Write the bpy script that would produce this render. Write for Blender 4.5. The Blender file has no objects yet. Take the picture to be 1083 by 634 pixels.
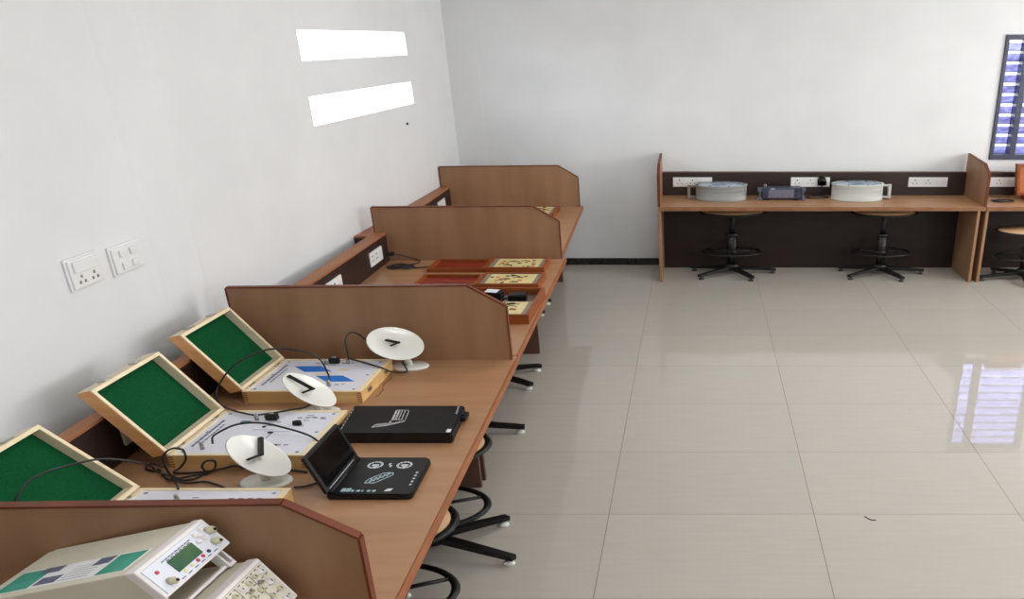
import bpy, bmesh, math, random
from mathutils import Vector, Matrix

random.seed(7)
C = bpy.context.scene.collection
SC = bpy.context.scene
S = 1.81          # the room is about this much wider (X) than a plain one, as in the photograph
R = math.radians

# ------------------------------------------------------------------ camera, light, exposure
cam_d = bpy.data.cameras.new('camera')
cam = bpy.data.objects.new('camera', cam_d); C.objects.link(cam)
cam.location = (0, 0, 2.35)
cam.rotation_euler = (R(90 - 20.4262), 0, 0)
cam_d.sensor_fit = 'HORIZONTAL'; cam_d.sensor_width = 36
cam_d.lens = 743.79 / 1083 * 36
cam_d.shift_x = (541.5 - 738) / 1083
cam_d.clip_start = 0.05
SC.camera = cam

w = bpy.data.worlds.new('world'); SC.world = w; w.use_nodes = True
bg = w.node_tree.nodes['Background']
# outdoor daylight: bright overcast sky above, paler sunlit ground below the horizon
_n = w.node_tree.nodes.new; _l = w.node_tree.links.new
_tc = _n('ShaderNodeTexCoord'); _sp = _n('ShaderNodeSeparateXYZ'); _l(_tc.outputs['Generated'], _sp.inputs[0])
_rp = _n('ShaderNodeValToRGB'); _mr = _n('ShaderNodeMapRange'); _mr.inputs[1].default_value = -0.25; _mr.inputs[2].default_value = 0.25
_l(_sp.outputs['Z'], _mr.inputs[0]); _l(_mr.outputs[0], _rp.inputs['Fac'])
_rp.color_ramp.elements[0].position = 0.45; _rp.color_ramp.elements[0].color = (0.155, 0.165, 0.178, 1)
_rp.color_ramp.elements[1].position = 0.62; _rp.color_ramp.elements[1].color = (0.86, 0.92, 1.0, 1)
_l(_rp.outputs['Color'], bg.inputs[0]); bg.inputs[1].default_value = 13.0

def area(name, loc, rot, sx, sy, power, col):
    d = bpy.data.lights.new(name, 'AREA'); d.shape = 'RECTANGLE'; d.size = sx; d.size_y = sy
    d.energy = power; d.color = col
    o = bpy.data.objects.new(name, d); C.objects.link(o); o.location = loc; o.rotation_euler = rot
    return o
area('unseen_area_light', (6.35, 5.0, 2.05), (0, R(90), 0), 1.5, 3.2, 150, (1.0, 0.985, 0.965))  # area lamp before the solid right wall, standing in for unseen windows
area('unseen_area_light', (6.35, 0.8, 2.05), (0, R(90), 0), 1.5, 3.2, 105, (0.98, 0.985, 0.99))  # second stand-in for unseen side daylight; no opening in this wall
area('unseen_area_light', (2.5, -3.35, 2.3), (R(90), 0, 0), 4.0, 1.2, 13, (0.95, 0.97, 1.0))  # weak fill added behind the camera, no window there
for lx, ly in ((0.2, 1.2), (0.2, 4.6), (3.8, 1.2), (3.8, 4.6)):
    area('unseen_ceiling_light', (lx, ly, 3.52), (0, 0, 0), 1.6, 0.5, 29, (1.0, 0.985, 0.96))  # unseen overhead light

SC.view_settings.view_transform = 'Standard'
try: SC.view_settings.look = 'None'
except Exception: pass
SC.view_settings.exposure = 0.0; SC.view_settings.gamma = 1.0
SC.view_settings.use_curve_mapping = False
SC.cycles.use_denoising = True
SC.cycles.max_bounces = 8; SC.cycles.diffuse_bounces = 5; SC.cycles.glossy_bounces = 4
SC.cycles.transparent_max_bounces = 12
SC.cycles.sample_clamp_indirect = 6

# ------------------------------------------------------------------ materials
def lin(c):
    return tuple(((v / 255 + 0.055) / 1.055) ** 2.4 if v / 255 > 0.04045 else v / 255 / 12.92 for v in c) + (1,)

def base_mat(name, col, rough=0.5, metal=0.0, spec=0.5, coat=0.0):
    m = bpy.data.materials.new(name); m.use_nodes = True
    b = m.node_tree.nodes['Principled BSDF']
    b.inputs['Base Color'].default_value = lin(col)
    b.inputs['Roughness'].default_value = rough; b.inputs['Metallic'].default_value = metal
    b.inputs['Specular IOR Level'].default_value = spec
    b.inputs['Coat Weight'].default_value = coat
    return m, m.node_tree, b

def noisy(name, c1, c2, scale=(1, 1, 1), nscale=8.0, rough=0.5, spec=0.5, detail=4, bump=0.0, lo=0.35, hi=0.65, metal=0.0):
    m, nt, b = base_mat(name, c1, rough, metal, spec)
    tc = nt.nodes.new('ShaderNodeTexCoord'); mp = nt.nodes.new('ShaderNodeMapping')
    mp.inputs['Scale'].default_value = scale
    nz = nt.nodes.new('ShaderNodeTexNoise'); nz.inputs['Scale'].default_value = nscale; nz.inputs['Detail'].default_value = detail
    rp = nt.nodes.new('ShaderNodeValToRGB')
    rp.color_ramp.elements[0].position = lo; rp.color_ramp.elements[1].position = hi
    rp.color_ramp.elements[0].color = lin(c1); rp.color_ramp.elements[1].color = lin(c2)
    L = nt.links.new
    L(tc.outputs['Object'], mp.inputs['Vector']); L(mp.outputs['Vector'], nz.inputs['Vector'])
    L(nz.outputs['Fac'], rp.inputs['Fac']); L(rp.outputs['Color'], b.inputs['Base Color'])
    if bump:
        bp = nt.nodes.new('ShaderNodeBump'); bp.inputs['Strength'].default_value = bump; bp.inputs['Distance'].default_value = 0.004
        L(nz.outputs['Fac'], bp.inputs['Height']); L(bp.outputs['Normal'], b.inputs['Normal'])
    return m

M = {}
M['wall'] = noisy('white_wall_paint', (221, 223, 225), (226, 228, 230), nscale=2.2, rough=0.75, spec=0.25, bump=0.05, detail=8)
M['ceiling'] = noisy('ceiling_paint', (228, 229, 229), (233, 233, 233), nscale=3, rough=0.9)
M['lam'] = noisy('walnut_laminate', (140, 104, 76), (159, 123, 94), scale=(5, 5, 0.8), nscale=1.6, rough=0.42, spec=0.4, detail=8, lo=0.25, hi=0.75)
M['top'] = noisy('teak_laminate_top', (156, 116, 84), (177, 136, 102), scale=(0.9, 9, 9), nscale=2.0, rough=0.33, spec=0.45, detail=8, lo=0.25, hi=0.75)
M['edge'] = noisy('red_brown_edge_band', (98, 48, 28), (112, 58, 36), nscale=6, rough=0.45, spec=0.25)
M['tedge'] = noisy('brown_edge_band', (138, 82, 48), (152, 94, 58), nscale=6, rough=0.42, spec=0.3)
M['bedge'] = noisy('walnut_edge_band', (130, 90, 62), (144, 104, 74), nscale=6, rough=0.42, spec=0.3)
M['railtop'] = noisy('orange_brown_rail_top', (150, 98, 64), (164, 111, 76), scale=(9, 0.9, 9), nscale=2, rough=0.45, spec=0.25)
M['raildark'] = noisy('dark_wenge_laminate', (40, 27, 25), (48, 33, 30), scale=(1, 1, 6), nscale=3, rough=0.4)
M['modesty'] = noisy('dark_brown_shaded_laminate', (33, 22, 19), (40, 27, 23), scale=(1, 1, 6), nscale=3, rough=0.5, spec=0.3)  # dark brown laminate with the under-desk shade put into its colour
M['legdark'] = noisy('dark_brown_leg_laminate', (80, 54, 42), (94, 66, 52), scale=(9, 9, 0.9), nscale=1.6, rough=0.45)
M['black_skirt'] = noisy('black_granite_skirting', (30, 29, 31), (40, 38, 40), nscale=40, rough=0.25)
M['white_plastic'] = noisy('white_plastic', (228, 229, 230), (232, 233, 234), nscale=4, rough=0.3)
M['dish'] = noisy('glossy_white_dish_plastic', (232, 233, 226), (237, 238, 232), nscale=3, rough=0.18)
M['offwhite'] = noisy('cream_instrument_paint', (206, 202, 184), (213, 209, 192), nscale=5, rough=0.45)
M['bezel'] = noisy('pale_bezel_plastic', (226, 222, 222), (232, 228, 228), nscale=5, rough=0.4)
M['face'] = noisy('pale_blue_white_face_plate', (216, 220, 232), (222, 226, 237), nscale=5, rough=0.4)
M['paper'] = noisy('white_label_paper', (222, 224, 226), (229, 231, 232), nscale=9, rough=0.6)
M['green_paper'] = noisy('green_label_print', (38, 142, 118), (62, 160, 136), nscale=14, rough=0.6)
M['slate_ink'] = noisy('slate_label_print', (84, 88, 112), (104, 106, 126), nscale=30, rough=0.6)
M['lcd'] = noisy('green_display', (42, 84, 70), (78, 112, 62), nscale=9, rough=0.15)
M['pine'] = noisy('pale_pine_wood', (208, 168, 106), (224, 186, 126), scale=(1.2, 7, 12), nscale=3, rough=0.45, detail=8)
M['pine_amber'] = noisy('amber_varnished_pine', (212, 156, 100), (226, 174, 120), scale=(1.2, 7, 12), nscale=3, rough=0.4)
M['pine_rim'] = noisy('pale_cream_pine_rim', (238, 220, 182), (244, 229, 196), scale=(2, 4, 8), nscale=3, rough=0.5)
M['pine_in'] = noisy('raw_pale_wood', (214, 200, 172), (224, 210, 184), scale=(2, 4, 8), nscale=3, rough=0.6)
M['felt'] = noisy('dark_green_felt', (12, 72, 40), (18, 84, 48), nscale=160, rough=0.95, spec=0.1, bump=0.3)
M['kitface'] = noisy('white_printed_panel', (224, 226, 238), (230, 232, 243), nscale=3, rough=0.35)
M['ink'] = noisy('grey_print', (96, 100, 118), (120, 124, 140), nscale=60, rough=0.6)
M['blue_ink'] = noisy('bright_blue_print', (28, 110, 200), (36, 120, 208), nscale=9, rough=0.45)
M['tan_ink'] = noisy('tan_print', (214, 196, 150), (224, 208, 166), nscale=9, rough=0.5)
M['teal_ink'] = noisy('teal_connector_plastic', (40, 128, 116), (58, 140, 128), nscale=9, rough=0.4)
M['black'] = noisy('black_plastic', (15, 15, 16), (20, 20, 21), nscale=12, rough=0.4, spec=0.3)
M['black_card'] = noisy('black_printed_card', (22, 20, 21), (28, 26, 27), nscale=30, rough=0.5, spec=0.25)
M['black_gloss'] = noisy('black_glossy_plastic', (12, 12, 13), (15, 15, 16), nscale=12, rough=0.08)
M['cable'] = noisy('black_cable_rubber', (20, 20, 22), (27, 27, 29), nscale=20, rough=0.4)
M['silver_ink'] = noisy('silver_print', (150, 152, 156), (186, 188, 192), nscale=60, rough=0.4)
M['white_ink'] = noisy('white_print', (206, 212, 216), (224, 228, 232), nscale=40, rough=0.5)
M['cyan_ink'] = noisy('pale_cyan_print', (142, 172, 180), (184, 206, 212), nscale=60, rough=0.5)
M['metal'] = noisy('bright_metal', (168, 166, 160), (182, 180, 174), nscale=12, rough=0.3, metal=1.0)
M['steel'] = noisy('black_painted_steel', (15, 14, 15), (20, 19, 20), nscale=16, rough=0.36, spec=0.35)
M['seat'] = noisy('blond_plywood_seat', (196, 160, 118), (212, 176, 134), scale=(1, 6, 6), nscale=3, rough=0.4)
M['foot_black'] = noisy('black_nylon_foot', (30, 30, 32), (38, 38, 40), nscale=9, rough=0.4)
M['glide'] = noisy('white_nylon_glide', (214, 218, 214), (222, 226, 222), nscale=9, rough=0.4)
M['redwood'] = noisy('orange_red_varnished_wood', (128, 66, 30), (146, 80, 40), scale=(1, 6, 9), nscale=3, rough=0.4, spec=0.3)
M['redin'] = noisy('red_lid_lining', (116, 34, 20), (138, 46, 24), scale=(1, 5, 5), nscale=3, rough=0.4)
M['cream'] = noisy('cream_circuit_panel', (206, 190, 132), (216, 202, 148), nscale=5, rough=0.4)
M['greyrim'] = noisy('grey_panel_rim', (118, 112, 102), (136, 130, 120), nscale=8, rough=0.5)
M['traydark'] = noisy('brown_grey_tray_lining', (92, 74, 66), (106, 86, 78), nscale=6, rough=0.6)
M['red_ink'] = noisy('red_print', (186, 60, 46), (200, 78, 60), nscale=9, rough=0.4)
M['drumgrey'] = noisy('grey_drum_wall', (134, 138, 140), (158, 162, 162), scale=(1, 1, 30), nscale=2.5, rough=0.45, bump=0.25)
M['drumpale'] = noisy('pale_grey_drum_wall', (184, 190, 186), (204, 208, 204), scale=(1, 1, 30), nscale=2.5, rough=0.45, bump=0.25)
M['drumblue'] = noisy('blue_grey_drum_top', (122, 140, 162), (192, 202, 210), nscale=7, rough=0.2)
M['navy'] = noisy('dark_navy_case', (44, 50, 72), (56, 62, 84), nscale=9, rough=0.35)
M['guard'] = noisy('slate_corner_guard', (70, 76, 90), (84, 90, 102), nscale=9, rough=0.4)
M['meterface'] = noisy('grey_speckled_screen', (98, 98, 112), (118, 118, 130), nscale=60, rough=0.2)
M['winframe'] = noisy('slate_window_frame', (54, 58, 78), (64, 68, 88), nscale=6, rough=0.4)
M['pink_btn'] = noisy('rose_button', (206, 60, 92), (214, 70, 100), nscale=9, rough=0.35)
M['yellow_btn'] = noisy('pale_yellow_button', (232, 222, 170), (238, 230, 184), nscale=9, rough=0.35)
M['navy_btn'] = noisy('navy_button', (48, 46, 84), (56, 54, 92), nscale=9, rough=0.35)
M['knob'] = noisy('olive_cream_knob', (196, 192, 160), (206, 202, 172), nscale=9, rough=0.4)
M['orange_in'] = noisy('orange_box_lining', (172, 98, 46), (184, 110, 56), nscale=6, rough=0.4)

def floor_mat():
    m, nt, b = base_mat('polished_vitrified_tiles', (196, 188, 174), 0.07, 0, 0.5)
    L = nt.links.new; N = nt.nodes.new
    tc = N('ShaderNodeTexCoord'); sp = N('ShaderNodeSeparateXYZ'); L(tc.outputs['Object'], sp.inputs[0])
    def ma(op, a, v=None, bb=None):
        n = N('ShaderNodeMath'); n.operation = op
        if hasattr(a, 'type') or hasattr(a, 'links'): L(a, n.inputs[0])
        else: n.inputs[0].default_value = a
        if bb is not None: L(bb, n.inputs[1])
        elif v is not None: n.inputs[1].default_value = v
        return n.outputs[0]
    def grid(ax, off, step, half):
        t = ma('SUBTRACT', sp.outputs[ax], off); t = ma('DIVIDE', t, step); fl = ma('FLOOR', t)
        fr = ma('FRACT', t); fr = ma('SUBTRACT', fr, 0.5); fr = ma('ABSOLUTE', fr)
        return ma('GREATER_THAN', fr, 0.5 - half / step), fl
    gx, ix = grid('X', -0.467, 1.078, 0.0022)
    gy, iy = grid('Y', 2.478, 0.594, 0.0012)
    g = ma('MAXIMUM', gx, bb=gy)
    cb = N('ShaderNodeCombineXYZ'); L(ix, cb.inputs[0]); L(iy, cb.inputs[1])
    wn = N('ShaderNodeTexWhiteNoise'); wn.noise_dimensions = '2D'; L(cb.outputs[0], wn.inputs['Vector'])
    mp = N('ShaderNodeMapping'); mp.inputs['Scale'].default_value = (1.2, 14, 1); L(tc.outputs['Object'], mp.inputs['Vector'])
    nz = N('ShaderNodeTexNoise'); nz.inputs['Scale'].default_value = 3.0; nz.inputs['Detail'].default_value = 8; L(mp.outputs[0], nz.inputs['Vector'])
    a1 = ma('MULTIPLY', wn.outputs['Value'], 0.25); a2 = ma('MULTIPLY', nz.outputs['Fac'], 0.75); s = ma('ADD', a1, bb=a2)
    rp = N('ShaderNodeValToRGB'); L(s, rp.inputs['Fac'])
    rp.color_ramp.elements[0].position = 0.2; rp.color_ramp.elements[1].position = 0.8
    rp.color_ramp.elements[0].color = lin((171, 167, 158)); rp.color_ramp.elements[1].color = lin((179, 174, 165))
    mx = N('ShaderNodeMix'); mx.data_type = 'RGBA'; L(g, mx.inputs['Factor']); L(rp.outputs['Color'], mx.inputs[6])
    mx.inputs[7].default_value = lin((122, 110, 92)); L(mx.outputs[2], b.inputs['Base Color'])
    rr = ma('MULTIPLY', g, 0.5); rr = ma('ADD', rr, 0.035); L(rr, b.inputs['Roughness'])
    return m
M['floor'] = floor_mat()

def glass_mat():
    m = bpy.data.materials.new('lavender_frosted_glass'); m.use_nodes = True; nt = m.node_tree; nt.nodes.clear()
    L = nt.links.new; N = nt.nodes.new
    tc = N('ShaderNodeTexCoord'); mp = N('ShaderNodeMapping'); mp.inputs['Scale'].default_value = (3, 1, 6)
    nz = N('ShaderNodeTexNoise'); nz.inputs['Scale'].default_value = 4; nz.inputs['Detail'].default_value = 5
    rp = N('ShaderNodeValToRGB'); rp.color_ramp.elements[0].position = 0.35; rp.color_ramp.elements[1].position = 0.68
    rp.color_ramp.elements[0].color = (0.35, 0.34, 0.53, 1); rp.color_ramp.elements[1].color = (0.54, 0.54, 0.75, 1)
    tr = N('ShaderNodeBsdfTransparent'); gl = N('ShaderNodeBsdfGlossy'); gl.inputs['Roughness'].default_value = 0.1
    mx = N('ShaderNodeMixShader'); mx.inputs[0].default_value = 0.06; out = N('ShaderNodeOutputMaterial')
    L(tc.outputs['Object'], mp.inputs[0]); L(mp.outputs[0], nz.inputs['Vector']); L(nz.outputs['Fac'], rp.inputs['Fac'])
    L(rp.outputs['Color'], tr.inputs['Color']); L(tr.outputs[0], mx.inputs[1]); L(gl.outputs[0], mx.inputs[2]); L(mx.outputs[0], out.inputs[0])
    return m
M['glass'] = glass_mat()

# ------------------------------------------------------------------ mesh builder
class MB:
    def __init__(s, xf=None): s.bm = bmesh.new(); s.xf = xf; s.mi = 0
    def _faces(s, before):
        for f in s.bm.faces:
            if f.index == -1 or f not in before: pass
    def add(s, verts, faces, smooth=False):
        vs = [s.bm.verts.new(v) for v in verts]
        for f in faces:
            try:
                ff = s.bm.faces.new([vs[i] for i in f]); ff.material_index = s.mi; ff.smooth = smooth
            except ValueError: pass
        return vs
    def box(s, lo, hi, bevel=0.0, mat4=None):
        x0, y0, z0 = lo; x1, y1, z1 = hi
        t = bmesh.new()
        bmesh.ops.create_cube(t, size=1.0)
        for v in t.verts: v.co = Vector(((x0 + x1) / 2 + v.co.x * (x1 - x0), (y0 + y1) / 2 + v.co.y * (y1 - y0), (z0 + z1) / 2 + v.co.z * (z1 - z0)))
        if bevel: bmesh.ops.bevel(t, geom=list(t.edges), offset=bevel, segments=2, affect='EDGES', profile=0.6)
        if mat4 is not None: bmesh.ops.transform(t, matrix=mat4, verts=list(t.verts))
        s.merge(t)
    def merge(s, t, smooth=False):
        t.verts.ensure_lookup_table(); t.verts.index_update()
        s.add([v.co.copy() for v in t.verts], [[v.index for v in f.verts] for f in t.faces], smooth); t.free()
    def prism(s, pts, axis, a, b):
        # pts in the plane of the two other axes, extruded along axis from a to b
        def mk(p, q):
            if axis == 'x': return (q, p[0], p[1])
            if axis == 'y': return (p[0], q, p[1])
            return (p[0], p[1], q)
        n = len(pts)
        v = [mk(p, a) for p in pts] + [mk(p, b) for p in pts]
        f = [list(range(n))[::-1], list(range(n, 2 * n))] + [[i, (i + 1) % n, n + (i + 1) % n, n + i] for i in range(n)]
        s.add(v, f)
    def lathe(s, prof, seg=32, mat4=None, close=False):
        v = []; f = []
        n = len(prof)
        for k in range(seg):
            a = 2 * math.pi * k / seg
            for r, z in prof: v.append(Vector((r * math.cos(a), r * math.sin(a), z)))
        for k in range(seg):
            k2 = (k + 1) % seg
            for i in range(n - 1 + (1 if close else 0)):
                j = (i + 1) % n
                f.append([k * n + i, k2 * n + i, k2 * n + j, k * n + j])
        t = bmesh.new(); vs = [t.verts.new(q) for q in v]
        for q in f:
            try: t.faces.new([vs[i] for i in q])
            except ValueError: pass
        bmesh.ops.remove_doubles(t, verts=list(t.verts), dist=1e-6)
        bmesh.ops.recalc_face_normals(t, faces=list(t.faces))
        if mat4 is not None: bmesh.ops.transform(t, matrix=mat4, verts=list(t.verts))
        s.merge(t, True)
    def tube(s, pts, r, seg=8, closed=False, smooth=True, sub=0):
        pts = [Vector(p) for p in pts]
        if sub: pts = spline(pts, sub, closed)
        n = len(pts); rings = []; up = None
        for i in range(n):
            if closed: d = pts[(i + 1) % n] - pts[i - 1]
            else: d = pts[min(i + 1, n - 1)] - pts[max(i - 1, 0)]
            if d.length < 1e-9: d = Vector((0, 0, 1))
            d.normalize()
            if up is None:
                up = Vector((0, 0, 1)) if abs(d.z) < 0.9 else Vector((1, 0, 0))
            up = (up - d * up.dot(d))
            if up.length < 1e-6: up = Vector((1, 0, 0)) - d * d.x
            up.normalize(); si = d.cross(up)
            rings.append([pts[i] + (up * math.cos(2 * math.pi * k / seg) + si * math.sin(2 * math.pi * k / seg)) * r for k in range(seg)])
        v = [q for rg in rings for q in rg]; f = []
        m = n if closed else n - 1
        for i in range(m):
            j = (i + 1) % n
            for k in range(seg):
                k2 = (k + 1) % seg
                f.append([i * seg + k, i * seg + k2, j * seg + k2, j * seg + k])
        if not closed: f += [list(range(seg))[::-1], [(n - 1) * seg + k for k in range(seg)]]
        s.add(v, f, smooth)
    def build(s, name, mats, parent=None, label=None):
        if s.xf:
            for v in s.bm.verts: v.co = Vector(s.xf(v.co))
        bmesh.ops.recalc_face_normals(s.bm, faces=list(s.bm.faces))
        me = bpy.data.meshes.new(name); s.bm.to_mesh(me); s.bm.free()
        for m in (mats if isinstance(mats, (list, tuple)) else [mats]): me.materials.append(M[m])
        o = bpy.data.objects.new(name, me); C.objects.link(o)
        if parent: o.parent = parent
        if label: o['label'] = label
        return o

def spline(p, sub, closed=False):
    n = len(p); out = []
    for i in range(n if closed else n - 1):
        g = (lambda k: p[k % n]) if closed else (lambda k: p[max(0, min(n - 1, k))])
        a, b, c, d = g(i - 1), g(i), g(i + 1), g(i + 2)
        for k in range(sub):
            t = k / sub
            out.append(0.5 * ((2 * b) + (c - a) * t + (2 * a - 5 * b + 4 * c - d) * t * t + (3 * b - a - 3 * c + d) * t ** 3))
    if not closed: out.append(p[-1])
    return out

def thing(name, label, cat, loc=(0, 0, 0), group=None, rz=0):
    o = bpy.data.objects.new(name, None); C.objects.link(o); o.location = loc; o.rotation_euler = (0, 0, rz)
    o.empty_display_size = 0.05
    return tag(o, label, cat, group)
def tag(o, label, cat, group=None):
    o['label'] = label; o['category'] = cat
    if group: o['group'] = group
    return o
def struct(o): o['kind'] = 'structure'; return o
def stretch(v): return (v.x * S, v.y, v.z)
def copy_tree(o, parent=None):
    c = o.copy(); C.objects.link(c)
    if parent: c.parent = parent
    for ch in o.children: copy_tree(ch, c)
    return c

# ------------------------------------------------------------------ the room
XL, YB, XR, YF, ZC = -2.50, 7.418, 6.5, -3.5, 3.6
m = MB(); m.box((XL - 0.2, YF - 0.2, -0.12), (XR + 0.2, YB + 0.2, 0)); struct(m.build('floor', 'floor'))
m = MB(); m.box((XL - 0.2, YF - 0.2, ZC), (XR + 0.2, YB + 0.2, ZC + 0.1)); struct(m.build('ceiling', 'ceiling'))

# left wall, with two ventilation slots
V = ((4.69, 6.41, 1.808, 1.994), (4.69, 6.41, 2.212, 2.398))
m = MB(); x0, x1 = XL - 0.16, XL
m.box((x0, YF, 0), (x1, 4.69, ZC)); m.box((x0, 6.41, 0), (x1, YB, ZC))
m.box((x0, 4.69, 0), (x1, 6.41, 1.808)); m.box((x0, 4.69, 1.994), (x1, 6.41, 2.212)); m.box((x0, 4.69, 2.398), (x1, 6.41, ZC))
struct(m.build('wall_left', 'wall'))
# back wall, with the louvred window
WX0, WX1, WZ0, WZ1 = 3.045, 3.92, 1.155, 2.38
m = MB(); y0, y1 = YB, YB + 0.16
m.box((XL - 0.16, y0, 0), (WX0, y1, ZC)); m.box((WX1, y0, 0), (XR + 0.16, y1, ZC))
m.box((WX0, y0, 0), (WX1, y1, WZ0)); m.box((WX0, y0, WZ1), (WX1, y1, ZC))
struct(m.build('wall_back', 'wall'))
m = MB(); m.box((XR, YF, 0), (XR + 0.16, YB, ZC)); struct(m.build('wall_right', 'wall'))
m = MB(); m.box((XL, YF - 0.16, 0), (XR, YF, ZC)); struct(m.build('wall_front', 'wall'))
m = MB(); m.prism([(XL - 0.001, 3.09), (XL + 0.006, 3.125), (XL + 0.006, 3.365), (XL - 0.001, 3.40)], 'z', 0, ZC); struct(m.build('trim_1', 'wall'))
m = MB(); m.box((XL, YB - 0.004, 0), (XL + 0.30, YB, ZC), 0.001); struct(m.build('trim_2', 'wall'))
m = MB(); m.box((XL + 0.30, YB - 0.012, 0), (XR, YB, 0.076), 0.003); struct(m.build('baseboard_back', 'black_skirt'))

win = bpy.data.objects.new('window_1', None); C.objects.link(win); win.location = (WX0, YB, WZ0); struct(win)
m = MB(); fw = 0.038; W_, H_ = WX1 - WX0, WZ1 - WZ0
for lo, hi in (((0, 0), (fw, H_)), ((W_ - fw, 0), (W_, H_)), ((fw, 0), (W_ - fw, 0.055)), ((fw, H_ - 0.05), (W_ - fw, H_)), ((0.20, 0.055), (0.262, H_ - 0.05))):
    m.box((lo[0], -0.02, lo[1]), (hi[0], 0.09, hi[1]), 0.004)
m.build('window_frame', 'winframe', win)
nb = 11; st = (H_ - 0.105) / nb
for i in range(nb):
    z = 0.055 + st * i
    for k, (xa, xb) in enumerate(((0.038, 0.20), (0.262, W_ - 0.038))):
        m = MB(); th = 0.006; dy = 0.035
        # a tilted glass blade, leaving a bright slit above it
        m.prism([(0.02 + dy, z + 0.006), (0.02 + dy + th, z + 0.008), (0.02 + th, z + st - 0.026), (0.02, z + st - 0.028)], 'x', xa, xb)
        m.build('louvre_blade', 'glass', win)
        m = MB(); m.box((xa, 0.046, z - 0.002), (xb, 0.066, z + 0.007)); m.build('blade_clip', 'winframe', win)

# ------------------------------------------------------------------ desks
T = 0.78
def socket_plate(parent, y, z, x, w=0.105, ny=0.2, axis='x', plug=False):
    """white modular switch-and-socket plate on a rail; its face looks along +X (axis x) or -Y (axis y)"""
    def X(mb):
        if axis == 'x': mb.xf = lambda v: (x + v.z, y + v.x, z + v.y)
        else: mb.xf = lambda v: (x + v.x, y - v.z, z + v.y)
        return mb
    m = X(MB()); m.box((-ny / 2, -w / 2, 0), (ny / 2, w / 2, 0.012), 0.004)
    m.mi = 1; n = 3
    for i in range(n - 1):
        cx = (i + 0.5) * ny / n - ny / 2
        for dx, dy, r in ((0, 0.02, 0.006), (-0.05 * ny, -0.012, 0.0045), (0.05 * ny, -0.012, 0.0045)):
            m.box((cx + dx - r, dy - r, 0.011), (cx + dx + r, dy + r, 0.0126))
    p = m.build('socket_plate', ['white_plastic', 'black'], parent, 'white socket plate')
    m = X(MB())
    for i in range(n):
        cx = (i + 0.5) * ny / n - ny / 2
        if i == n - 1: m.box((cx - ny * 0.1, -w * 0.26, 0.011), (cx + ny * 0.1, w * 0.26, 0.017), 0.003)
    m.build('switch', 'white_plastic', p)
    return p

def desk_side(label, far, front0, front1, near, panel_dx, legx, plates=(), legs=('far',), depth=1.385, rail0=None, wallx=None, railw=0.075):
    """a bench unit along the left wall: near..far in Y, front edge X from front0 (near) to front1 (far)"""
    L_ = far - near; ang = math.atan2(front1 - front0, L_)
    t = thing('lab_desk', label, 'desk', (front0, near, 0), 'wooden lab desks', -ang)
    # local: x = 0 at the front edge, negative towards the wall; y = 0..L
    m = MB(); m.box((-depth, 0, T - 0.034), (-0.008, L_, T), 0.002); tb = m.build('tabletop', 'top', t)
    m = MB(); m.box((-0.008, 0, T - 0.036), (0.004, L_, T + 0.0005), 0.004); m.build('edge_band', 'tedge', tb, 'brown rounded edge band')
    # divider standing on the far end of the top
    yl = L_ - 0.022
    prof = [(-depth, T), (-0.03, T), (-0.03, 1.072), (-0.215, 1.185), (-depth, 1.185)]
    m = MB(); m.prism(prof, 'y', yl - 0.018, yl); dv = m.build('divider', 'lam', t)
    m = MB(); e = 0.007
    def band(a, b, flip=1):
        d = Vector((b[0] - a[0], b[1] - a[1])); n_ = Vector((-d.y, d.x)).normalized() * e
        m.prism([a, b, (b[0] + n_.x, b[1] + n_.y), (a[0] + n_.x, a[1] + n_.y)], 'y', yl - 0.021, yl + 0.003)
    band(prof[2], prof[1]); band(prof[3], prof[2]); band(prof[4], prof[3]); band(prof[0], prof[4])
    m.build('edge_band', 'edge', dv, 'red brown edge band')
    # under-desk end panels
    for ly, lx in ((L_ - 0.04, legx), (0.02, legx)):
        m = MB(); m.box((-depth + 0.02, ly - 0.012, 0), (lx, ly + 0.012, T - 0.034), 0.002); m.build('side_panel', 'legdark', t)
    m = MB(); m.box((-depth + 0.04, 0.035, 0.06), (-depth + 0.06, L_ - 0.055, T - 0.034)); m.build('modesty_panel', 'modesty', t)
    # service rail along the wall
    rx = -depth + railw; r0 = rail0 if rail0 is not None else 0.0
    pa, pb = -depth - 0.01, -depth - 0.01
    if wallx is not None:          # this rail follows the wall, so it is a little wider at its near end
        ca, sa = math.cos(ang), math.sin(ang)
        pa = (wallx - front0) / ca - r0 * sa / ca; pb = (wallx - front0) / ca - (L_ - 0.042) * sa / ca
    ra = min(rx, pa + 0.10) if wallx is not None else rx
    foot = [(pa, r0), (ra, r0), (ra, 0.002), (rx, 0.002), (rx, L_ - 0.042), (pb, L_ - 0.042)] if wallx is not None else [(pa, r0), (rx, r0), (rx, L_ - 0.042), (pb, L_ - 0.042)]
    m = MB(); m.prism(foot, 'z', T, 0.985); rl = m.build('power_rail', 'raildark', t)
    m = MB(); m.prism([(q[0] + (0.004 if q[0] > pa + 0.05 else -0.001), q[1]) for q in foot], 'z', 0.985, 0.999); m.build('rail_top', 'railtop', rl, 'orange brown top strip')
    for py in plates: socket_plate(t, py - near, 0.885, rx, 0.10, 0.21)
    return t

desk_side('wooden lab desk nearest the camera, carrying the white test instruments', 1.605, -0.86, -0.895, -0.15, 0, -0.28, depth=1.40)
desk_side('wooden lab desk carrying the green lined kits and white dishes', 3.365, -0.895, -0.945, 1.612, 0, -0.26, (1.95, 2.55), depth=1.395, railw=0.042)
desk_side('wooden lab desk carrying the orange red circuit boxes', 5.135, -0.950, -1.005, 3.372, 0, -0.25, (4.20, 4.86), depth=1.385)
desk_side('wooden lab desk of the left row ending beside the back wall', 6.892, -1.045, -1.145, 5.142, 0, -0.24, (6.52,), depth=1.345, rail0=-0.12, wallx=-2.494)

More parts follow.
